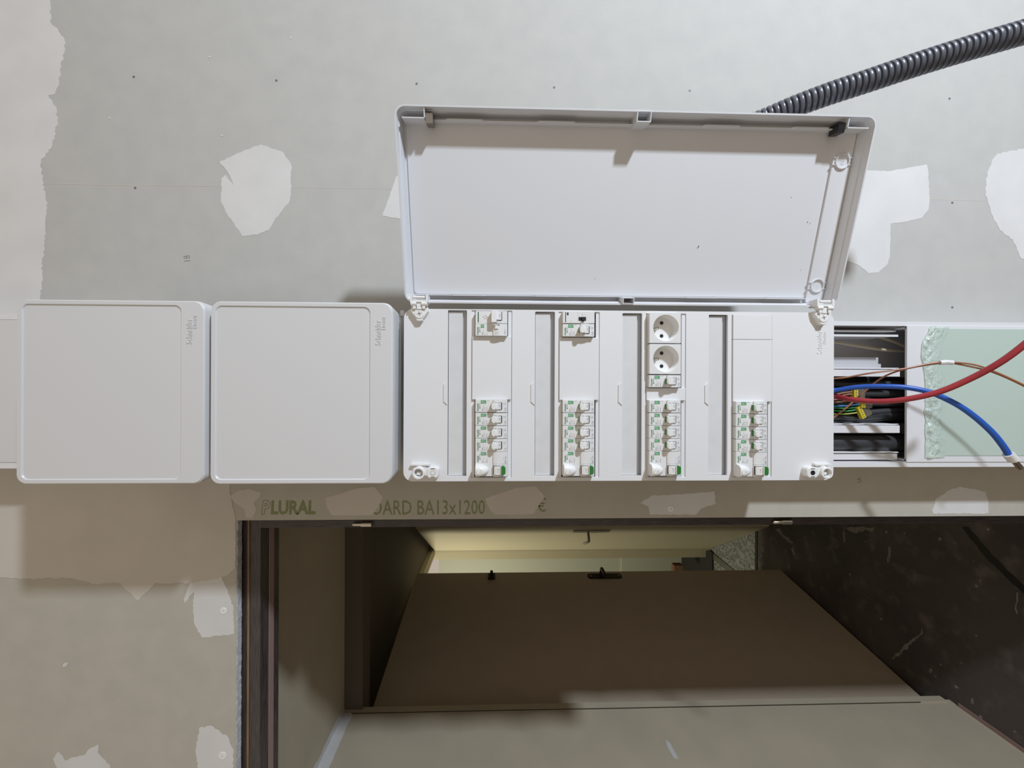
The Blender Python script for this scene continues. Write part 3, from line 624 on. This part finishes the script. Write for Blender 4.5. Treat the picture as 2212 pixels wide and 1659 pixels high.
# ================================================================== MODULAR DEVICES (local: x right, z up, y=0 nose, bottom centre = 0)
HN = 0.0450
def dev(name, w):
    r_ = empty(name, (0, 0, 0)); local(r_); return r_
def nose(r_, w, step=True, mt=M_dev):
    x = w/2-0.00022
    body = MB().prism(rr(-x, x, 0, HN, 0.0006, 2), 0.0012 if step else 0.0, 0.040, 0.0004).build('body', mt, r_)
    MB().box(-x, x, 0.012, 0.040, HN, HN+0.004).build('terminal_shoulder', M_shade, r_)
    return body
def lower(r_, x0, x1, mt=M_dev):
    """bulged lower half of the nose: gently arched section"""
    L_ = []; n = 9
    prof = [(0.0200, 0.0012), (0.0199, -0.0006), (0.0180, -0.0014), (0.0140, -0.0020), (0.0095, -0.0014), (0.0072, -0.0006), (0.0060, 0.0000), (0.0004, 0.0000), (0.0002, 0.0012)]
    return MB().loft([[(x0, y, z) for z, y in prof], [(x1, y, z) for z, y in prof]], cap0=True).build('nose_panel', mt, r_, smooth=True, angle=30)
def logo(r_, x0, x1, z=0.0405, length=0.0148):
    text('brand_print', 'Schneider', 0.00345, x0+0.0016, 0.00112, z, M_gprint, r_, sx=0.82*length/0.0148, bold=0.00007, shear=0.1)
    text('brand_print', 'Electric', 0.0020, x0+0.0075, 0.00112, z-0.0022, M_gprint, r_, sx=0.9)
    MB().prism(circ(x0+0.0062, z-0.0018, 0.0009, 10), 0.00111, 0.0013).build('brand_mark', M_gprint, r_)
def badge(r_, xr_, z1=0.0373, two=True):
    x1 = xr_-0.0011; x0 = x1-0.0047
    b = MB().prism(rr(x0, x1, z1-0.0046, z1, 0.0007, 3), 0.00108, 0.0013).build('badge', M_gprint, r_)
    c = (0.5*(x0+x1), z1-0.0024)
    holed(circ(*c, 0.0018, 16), [circ(*c, 0.0011, 16)], 0.00104, 0.0011).build('badge_swirl', M_gpale, b)
    MB().prism([(c[0]-0.0012, c[1]-0.0010), (c[0]-0.0006, c[1]-0.0012), (c[0]+0.0014, c[1]+0.0010), (c[0]+0.0007, c[1]+0.0013)], 0.00103, 0.0011).build('badge_stroke', M_gpale, b)
    if two:
        b2 = MB().prism(rr(x0+0.0001, x1-0.0001, z1-0.0074, z1-0.0050, 0.0006, 3), 0.00108, 0.0013).build('badge', M_gprint, r_)
        for k in (0.0010, 0.0027): MB().box(x0+k, x0+k+0.0009, 0.00104, 0.0011, z1-0.0068, z1-0.0056).build('badge_bar', M_gpale, b2)
def smallprint(r_, x0, z=0.0358, code='C60', typ='R9PFC620'):
    text('type_print', 'Resi9', 0.0019, x0+0.0016, 0.00112, z-0.0013, M_ink, r_, sx=0.9)
    MB().box(x0+0.0016, x0+0.0100, 0.00108, 0.0013, z-0.0024, z-0.0022).build('rule', M_ink2, r_)
    text('type_print', code, 0.0016, x0+0.0016, 0.00112, z-0.0045, M_ink2, r_, sx=0.9)
    text('type_print', typ, 0.0016, x0+0.0016, 0.00112, z-0.0075, M_ink2, r_, sx=0.85)
def toggle(r_, xc, on=True):
    MB().prism(rr(xc-0.0050, xc+0.0050, 0.0076, 0.0188, 0.0004, 1), -0.00195, -0.0010).build('toggle_slot', M_dark, r_)
    t = MB().loft([[(x, y, z) for x, z in rr(xc-0.0046, xc+0.0046, za, zb_, rr_, 4)] for za, zb_, y, rr_ in ((0.0150, 0.0215, 0.0006, 0.0018), (0.0150, 0.0225, -0.0062, 0.0028), (0.0152, 0.0224, -0.0078, 0.0028), (0.0164, 0.0213, -0.0085, 0.0022))]).build('toggle', M_bright, r_, smooth=True, angle=30)
    MB().loft([[(xc+s, y, z) for z, y in ((0.0090, -0.0016), (0.0168, -0.0016), (0.0168, -0.0060), (0.0132, -0.0046), (0.0131, -0.0032), (0.0090, -0.0032))] for s in (-0.0045, 0.0045)], cap0=True).build('toggle_skirt', M_bright, t, smooth=True, angle=20)
    MB().prism(rr(xc-0.0040, xc+0.0040, 0.0210, 0.0224, 0.0005, 2), -0.0036, 0.0006).build('green_flag', M_green, t)
    MB().box(xc-0.0044, xc+0.0044, -0.00335, -0.0030, 0.0129, 0.0131).build('toggle_groove', M_ink2, t)
    text('toggle_print', 'I ON' if on else 'O OFF', 0.0027, xc, -0.00326, 0.0100, M_ink, t, align='CENTER', sx=0.85)
def breaker(rating, label):
    r_ = dev('circuit_breaker', 0.018); w = 0.0181; x0, x1 = -w/2, w/2
    nose(r_, w); lower(r_, x0+0.0003, x1-0.0003); logo(r_, x0, x1); badge(r_, x1); smallprint(r_, x0, code='C60  '+rating, typ='R9PFC6'+rating[1:])
    MB().box(x1-0.0018, x1-0.0013, 0.00108, 0.0013, 0.0252, 0.0285).build('index_mark', M_ink2, r_)
    toggle(r_, 0.0)
    text('rating_print', rating, 0.0036, x0+0.0014, -0.00004, 0.0017, M_ink, r_, sx=0.88)
    text('type_print', '4500', 0.0017, x0+0.0105, -0.00004, 0.0027, M_ink, r_, sx=0.9)
    text('type_print', '230V', 0.0013, x0+0.0110, -0.00004, 0.0050, M_ink2, r_, sx=0.9)
    tag(r_, label, 'circuit breaker', 'white circuit breakers with green badges'); return r_
def rcd(label):
    r_ = dev('residual_current_switch', 0.036); w = 0.0356; x0, x1 = -w/2, w/2
    nose(r_, w); logo(r_, x1-0.0172, x1, length=0.0125); badge(r_, x1); smallprint(r_, x1-0.0180, code='63A', typ='R9PRC463')
    lower(r_, x1-0.0175, x1-0.0003); lower(r_, x0+0.0003, x1-0.0178)
    text('rating_print', '63A', 0.0034, x1-0.0168, -0.00004, 0.0017, M_ink, r_, sx=0.8)
    text('rating_print', '30mA', 0.0019, x1-0.0105, -0.00004, 0.0019, M_ink, r_, sx=0.9)
    text('type_print', 'type A', 0.0015, x1-0.0120, -0.00004, 0.0045, M_ink2, r_, sx=0.9)
    # teardrop test button housing
    xc = x0+0.0092
    def drop(s, y, cut=0.0):
        P = []
        for k in range(25):
            a = PI*k/24; P.append((xc+0.0088*s*math.cos(a)*1.0, 0.0445-0.0185*s*math.sin(a)**0.9))
        return [(x, y, z) for x, z in P]
    d = MB().loft([drop(1.0, 0.0012), drop(0.98, -0.0025), drop(0.90, -0.0058), drop(0.74, -0.0080), drop(0.50, -0.0092)], cap0=True).build('test_housing', M_bright, r_, smooth=True, angle=60)
    MB().prism(circ(xc-0.0004, 0.0408, 0.0040, 20, 0.0022), -0.0100, -0.006, 0.0004).build('test_button', M_bright, d)
    text('test_print', 'Test', 0.0016, xc, -0.00926, 0.0362, M_ink2, d, align='CENTER')
    # toggle (down) with green handle
    tc = x0+0.0100
    MB().box(tc-0.0062, tc+0.0058, -0.0022, -0.0010, 0.0085, 0.0200).build('toggle_slot', M_dark, r_)
    b = MB().loft([[(tc+s, y, z) for z, y in ((0.0195, -0.0012), (0.0188, -0.0030), (0.0155, -0.0048), (0.0110, -0.0048), (0.0090, -0.0040), (0.0088, -0.0012))] for s in (-0.0062, 0.0052)], cap0=True).build('toggle', M_bright, r_, smooth=True, angle=30)
    MB().loft([[(x, y, z) for x, z in rr(tc-0.0060, tc+0.0060, za, 0.0086, (0.0006, 0.0006, 0.0030, 0.0030), 4)] for za, y in ((0.0034, -0.0008), (0.0028, -0.0068), (0.0034, -0.0076))]).build('green_handle', M_green, b, smooth=True, angle=30)
    MB().box(tc-0.0062, tc+0.0060, -0.0068, -0.0008, 0.0086, 0.0096).build('handle_root', M_bright, b)
    text('toggle_print', 'O OFF', 0.0026, tc-0.0006, -0.00486, 0.0122, M_ink, b, align='CENTER', sx=0.85)
    tag(r_, label, 'residual current switch', 'white residual current switches with green handles'); return r_
def place(r_, i, v, pxw=None):
    """set device i-th row, photograph row centre v"""
    c = at(0.5*(NOSE[i][0]+NOSE[i][1]), v, YB)
    r_.location = (c.x, YB, c.z-HN/2); return r_
colname = ('the column nearest the closed boxes', 'second column from the closed boxes', 'the column with the two sockets', 'the column nearest the open trunking')
RAT = [('C32', 'C20', 'C16', 'C2'), ('C20', 'C20', 'C16', 'C2'), ('C20', 'C20', 'C20', 'C10'), ('C20', 'C20', 'C20', 'C20')]
ordn = ('first', 'second', 'third', 'fourth')
VB = [(877, 905.5, 933.5, 961.5, 1002.5), (878, 906, 933.7, 961.2, 1002), (878, 906, 933.5, 961, 1001.8), (880.5, 908, 935.5, 963, 1003.5)]
for i in range(4):
    for j in range(4):
        place(breaker(RAT[i][j], '%s breaker, %s of the four together in %s' % (RAT[i][j], ordn[j], colname[i])), i, VB[i][j])
    place(rcd('green-handled residual current switch at the end of %s' % colname[i]), i, VB[i][4])
place(breaker('C20', 'C20 breaker under the module with the black slide switch, above the blank plate'), 1, 713)
place(breaker('C16', 'single breaker directly below the two sockets, above the narrow blank plate'), 2, 823.5)
# ---- main switch, two modules
r_ = dev('main_switch', 0.036); w = 0.0352; x0, x1 = -w/2, w/2
nose(r_, w)
MB().box(x1-0.0180, x1-0.0178, 0.00105, 0.0013, 0.0, HN).build('module_seam', M_ink2, r_)
MB().box(x1-0.0160, x1-0.0015, 0.00105, 0.0013, 0.0403, 0.0416).build('green_bar', M_gbar, r_)
cx, cz = x1-0.0088, 0.0315
holed([(cx-0.0026, cz), (cx, cz+0.0028), (cx+0.0026, cz), (cx+0.0018, cz-0.0022), (cx-0.0018, cz-0.0022)], [[(cx-0.0022, cz), (cx, cz+0.0023), (cx+0.0022, cz), (cx+0.0015, cz-0.0019), (cx-0.0015, cz-0.0019)]], 0.00105, 0.0012).build('house_mark', M_ink, r_)
MB().tube([(cx, 0.0011, cz-0.0022), (cx, 0.0011, cz-0.0042)], 0.0002, 6).build('house_mark', M_ink, r_)
lower(r_, x1-0.0174, x1-0.0003)
ts = MB().prism(rr(x1-0.0135, x1-0.0018, 0.0075, 0.0190, 0.0004, 1), -0.00195, -0.001).build('toggle_slot', M_dark, r_)
t = MB().loft([[(x, y, z) for x, z in rr(x1-0.0172, x1-0.0004, za, zb_, q_, 4)] for za, zb_, y, q_ in ((0.0150, 0.0222, 0.0006, 0.0006), (0.0150, 0.0228, -0.0075, 0.0010), (0.0158, 0.0220, -0.0088, 0.0010))]).build('toggle', M_bright, r_, smooth=True, angle=30)
MB().loft([[(x1+s, y, z) for z, y in ((0.0085, -0.0016), (0.0165, -0.0016), (0.0165, -0.0060), (0.0131, -0.0046), (0.0130, -0.0032), (0.0085, -0.0032))] for s in (-0.0130, -0.0022)], cap0=True).build('toggle_skirt', M_bright, t)
text('toggle_print', 'I ON', 0.0030, x1-0.0076, -0.00326, 0.0098, M_ink, t, align='CENTER', sx=0.85)
MB().box(x1-0.0205, x1-0.0174, -0.0062, 0.0006, 0.0165, 0.0222).build('toggle_tab', M_bright, t)
logo(r_, x0, x0+0.017); badge(r_, x0+0.0172, two=False); smallprint(r_, x0, code='4P', typ='R9P')
lower(r_, x0+0.0003, x1-0.0182)
MB().box(x0+0.0098, x0+0.0148, -0.0035, 0.0, 0.0128, 0.0172).build('test_button', M_bright, r_)
MB().box(x0+0.0146, x0+0.0156, -0.0024, 0.0, 0.0112, 0.0166).build('button_slot', M_dark, r_)
text('test_print', 'Test', 0.0019, x0+0.0022, -0.0019, 0.0152, M_ink2, r_); text('test_print', 'mois', 0.0015, x0+0.0022, -0.0021, 0.0128, M_ink2, r_)
text('rating_print', '500 mA', 0.0022, x0+0.0026, -0.00004, 0.0028, M_ink, r_, sx=0.95)
tag(r_, 'two-module main switch with tall white toggle in the column nearest the closed boxes', 'main switch'); place(r_, 0, 698.5)
# ---- contactor with black slide switch
r_ = dev('contactor', 0.018); w = 0.0178; x0, x1 = -w/2, w/2
nose(r_, w, step=False)
MB().box(x0+0.0016, x1-0.0018, -0.00012, 0.0001, 0.0405, 0.0417).build('green_bar', M_gbar, r_)
MB().box(x1-0.0062, x1-0.0024, -0.00012, 0.0001, 0.0370, 0.0393).build('indicator_window', M_black, r_)
MB().box(x0+0.0003, x1-0.0003, -0.0001, 0.0001, 0.0238, 0.0240).build('panel_seam', M_ink2, r_)
s_ = MB().box(x0+0.0038, x0+0.0092, -0.0002, 0.0004, 0.0122, 0.0228).build('slide_switch', M_black, r_)
MB().box(x0+0.0042, x0+0.0088, -0.0030, 0.0, 0.0140, 0.0185).build('slide_knob', M_black, s_)
MB().prism([(x0+0.0022, 0.0170), (x0+0.0040, 0.0185), (x0+0.0040, 0.0155)], -0.0008, 0.0).build('slide_pointer', M_black, s_)
text('type_print', 'CT', 0.0016, x0+0.0015, -0.00005, 0.0330, M_ink2, r_); text('type_print', 'Auto', 0.0016, x1-0.0068, -0.00005, 0.0172, M_ink2, r_); text('type_print', 'O', 0.0014, x1-0.0060, -0.00005, 0.0128, M_ink2, r_)
tag(r_, 'one-module contactor with dark green bar and black slide switch', 'contactor'); place(r_, 1, 685.2)
# ---- sockets
def socket(label, v):
    r_ = dev('modular_socket', 0.044); w = 0.0428; x = w/2; cz = 0.0215; R_ = 0.0189
    holed(rr(-x, x, 0, HN, 0.0008, 2), [circ(0, cz, R_, 48)], 0.0, 0.004).build('face', M_dev, r_)
    n = 48
    MB().loft([[(q*math.cos(2*PI*k/n), y, cz+q*math.sin(2*PI*k/n)) for k in range(n)] for q, y in ((R_, 0.0), (R_-0.0012, 0.0012), (R_-0.0022, 0.0150))]).build('well', M_bright, r_, smooth=True, angle=50)
    MB().box(-x, x, 0.0155, 0.02, 0, HN).box(-x, -x+0.001, 0.0042, 0.0152, 0, HN).box(x-0.001, x, 0.0042, 0.0152, 0, HN).box(-x+0.0011, x-0.0011, 0.004, 0.0152, HN-0.001, HN).box(-x+0.0011, x-0.0011, 0.004, 0.0152, 0, 0.001).build('body', M_dev, r_)
    for s in (-1, 1): MB().prism(circ(s*0.0095, cz, 0.0027, 20), 0.0148, 0.0156).build('contact_hole', M_black, r_)
    MB().tube([(0, 0.015, cz+0.010), (0, 0.004, cz+0.010), (0, 0.0018, cz+0.010)], 0.0024, 14, rf=lambda i: (0.0024, 0.0024, 0.0012)[i]).build('earth_pin', M_nickel, r_, smooth=True)
    tag(r_, label, 'socket', 'white modular sockets'); place(r_, 2, v)
socket('white socket at the very top of its column, under the raised lid', 708.5)
socket('white socket between the other socket and a single breaker', 775.5)

# ================================================================== CABLES
def cable(name, pts, r_, mt, label, cat, group=None, n=12, k=10):
    P = smoothpath([at(u, v, y) for u, v, y in pts], k)
    o = MB().tube(P, r_, n).build(name, mt, org=P[0], smooth=True)
    return tag(o, label, cat, group)
cable('power_cable', [(1770,846,.66),(1802,855,.652),(1840,863,.625),(1900,867,.600),(1960,862,.578),(2030,846,.556),(2100,816,.535),(2160,783,.515),(2212,745,.50),(2290,680,.48)], 0.0043, M_red, 'thick red cable curving out of the trunking across the green film', 'cable')
bl = cable('power_cable', [(1770,840,.655),(1802,843,.648),(1850,836.5,.628),(1900,834.5,.608),(1957,837,.590),(2010,848,.576),(2060,870,.564),(2100,896,.556),(2140,931,.550),(2165,961,.547),(2181,986,.546)], 0.0041, M_blue, 'thick blue cable bending down to a stripped end beside the film', 'cable')
a, b = at(2179, 982, .546), at(2191, 996, .546); d = (b-a)
MB().tube([a-d*0.1, a+d*0.85], 0.0064, 16).build('white_sleeve', M_tape, bl, smooth=True)
for k in range(7):
    ang = 2*PI*k/6; of = Vector((0.0026*math.cos(ang), 0.0026*math.sin(ang), 0)) if k < 6 else Vector()
    MB().tube([a+d*0.8+of, a+d*2.0+of*1.15], 0.0013, 8).build('strand', M_copper, bl, smooth=True)
wa = [(1770,818,.655),(1802,817.5,.645),(1830,815,.635),(1880,806,.615),(1950,797,.598),(2000,787,.588),(2035,782.5,.582),(2060,782.5,.578),(2120,792,.570),(2212,832,.56),(2300,880,.55)]
wb_ = [(1770,925,.66),(1802,901,.648),(1830,879,.64),(1865,848,.632),(1890,827,.622),(1915,811,.611),(1950,798.5,.600),(2000,788.5,.589),(2035,784.5,.583),(2060,785,.579),(2110,795,.573),(2150,806,.568),(2212,834,.561),(2300,883,.551)]
w1 = cable('wire', wa, 0.0014, M_brown, 'upper thin brown wire arching over the blue cable', 'wire', 'brown wires', 8)
w2_ = cable('wire', wb_, 0.0014, M_brown, 'thin brown wire rising diagonally behind the red and blue cables', 'wire', 'brown wires', 8)
ta, tb_ = at(2030, 783.5, .583), at(2058, 783.5, .579)
MB().tube([ta, (ta+tb_)/2+Vector((0.0008, 0, 0)), tb_], 0.0036, 8).build('white_tape', M_tape, w1)
# wires and splice connectors inside the middle channel
def splice(px, y, n, label):
    c = at(px[0], px[1], y); ang = px[2]
    r_ = empty('splice_connector', c, label, 'connector', 'yellow-fronted splice connectors'); local(r_)
    wd = 0.0042*n
    MB().box(-wd/2, wd/2, -0.003, 0.003, -0.0125, 0.0).build('clear_body', M_conn, r_)
    f = MB().box(-wd/2-0.0004, wd/2+0.0004, -0.0034, 0.0034, 0.0, 0.0070).build('yellow_front', M_yel, r_)
    for k in range(n):
        xk = -wd/2+0.0042*(k+0.5)
        MB().tube([(xk, -0.0036, 0.0035), (xk, -0.003, 0.0035)], 0.0013, 8).build('test_hole', M_ink, f)
        MB().box(xk-0.0012, xk+0.0012, -0.0022, 0.0022, -0.0118, -0.004).build('clamp', M_steel, r_)
    r_.rotation_euler = (0, ang, 0); return r_
splice((1850, 851, 0.0), 0.652, 4, 'yellow splice connector gripping brown wires between the blue and red cables')
splice((1866, 875, 0.1), 0.654, 2, 'yellow splice connector with a light blue wire under the red cable')
splice((1862, 889, -0.45), 0.656, 5, 'slanted yellow splice connector with green wires in the middle channel')
for i_, (pts, mt, lb) in enumerate([
    ([(1770,860,.66),(1802,853,.658),(1825,848,.655),(1846,846,.652)], M_brown, 'brown wire entering the splice connector just below the blue cable'),
    ([(1770,866,.662),(1802,859,.66),(1826,853,.656),(1845,851,.652)], M_brown, 'brown wire entering the splice connector just above the red cable'),
    ([(1770,866,.664),(1802,863.5,.66),(1830,861,.656),(1848,857,.652)], M_brown, 'brown wire running under the red cable into the splice connector'),
    ([(1770,871,.664),(1802,869,.66),(1830,866,.657),(1848,862,.655)], M_brown, 'lowest brown wire in the middle channel below the red cable'),
    ([(1770,880,.664),(1802,877.5,.661),(1835,876,.658),(1862,872.5,.654)], M_sky, 'light blue wire entering a splice connector below the red cable'),
    ([(1770,882,.666),(1802,881,.663),(1830,882,.66),(1857,879,.656)], M_gy, 'upper green wire below the light blue wire'),
    ([(1770,886,.666),(1802,887,.663),(1830,888,.66),(1856,884,.656)], M_gy, 'middle green wire in the middle channel'),
    ([(1770,892,.666),(1802,894,.663),(1830,894,.66),(1855,891,.656)], mat('green_yellow_insulation', (0.35, 0.40, 0.04), 0.4), 'lowest yellow-green wire in the middle channel')]):
    cable('wire', pts, 0.0013, mt, lb, 'wire', 'short wires in the middle channel', 8, 6)
for pts, r_, lb in [
    ([(1770,826,.668),(1802,829,.668),(1850,832,.667),(1900,829,.667),(1940,828,.668),(1953,828,.669)], 0.0045, 'black sheathed cable behind the blue cable with a rounded cut end'),
    ([(1770,845,.672),(1860,850,.671),(1985,850,.671)], 0.0062, 'black sheathed cable behind the first splice connector'),
    ([(1770,866,.672),(1860,870,.671),(1985,872,.671)], 0.0062, 'black sheathed cable behind the red cable'),
    ([(1860,893,.668),(1900,889,.667),(1985,884,.669)], 0.0050, 'black sheathed cable leaving the slanted splice connector'),
    ([(1770,901,.668),(1802,901,.667),(1850,903,.666),(1900,899,.665),(1935,896,.666),(1949,895,.667)], 0.0052, 'lower black sheathed cable with pale cut end in the middle channel'),
    ([(1770,911,.671),(1830,910,.670),(1890,906,.669),(1960,900,.671),(1985,899,.672)], 0.0042, 'lowest black sheathed cable along the divider')]:
    cable('sheathed_cable', pts, r_, M_blackcab, lb, 'cable', 'black sheathed cables in the middle channel', 12, 8)
cable('conduit_sleeve', [(1770,956,.664),(1802,956,.664),(1870,957,.664),(1930,957,.666),(1985,957,.668)], 0.0135, M_blackcab, 'fat black sleeve filling the lower channel of the trunking', 'conduit', n=20)
for pts, lb in [([(1770,737,.672),(1802,739,.672),(1870,750,.672),(1920,757,.673),(1985,760,.674)], 'pale beige wire lying in the upper channel'), ([(1880,726,.674),(1900,729,.673),(1940,742,.673),(1985,764,.674)], 'second pale beige wire slanting across the end of the upper channel')]:
    cable('pale_wire', pts, 0.0026, M_beigecable, lb, 'wire', 'pale wires in the upper channel', 10)
# ---- corrugated conduit
cp = smoothpath([at(u, v, y) for u, v, y in [(1560,290,.575),(1640,262,.552),(1712,232,.534),(1790,203,.519),(1880,173,.505),(1990,136,.491),(2100,102,.479),(2200,73,.469),(2275,51,.462)]], 40)
Ls = [0.0]
for i in range(1, len(cp)): Ls.append(Ls[-1]+(cp[i]-cp[i-1]).length)
pit = 0.0071; steps = int(Ls[-1]/pit*8); rs = []; pts = []; j = 0
for s_ in range(steps+1):
    d_ = Ls[-1]*s_/steps
    while j < len(Ls)-2 and Ls[j+1] < d_: j += 1
    pts.append(cp[j].lerp(cp[j+1], (d_-Ls[j])/max(1e-9, Ls[j+1]-Ls[j]))); rs.append((0.0108, 0.0108, 0.0142, 0.0146, 0.0147, 0.0147, 0.0146, 0.0142)[s_ % 8])
co = MB().tube(pts, 0.015, 22, rf=lambda i: rs[i]).build('corrugated_conduit', M_conduit, org=pts[0], smooth=True, angle=28)
tag(co, 'dark grey corrugated conduit running from behind the raised lid to the corner', 'conduit')
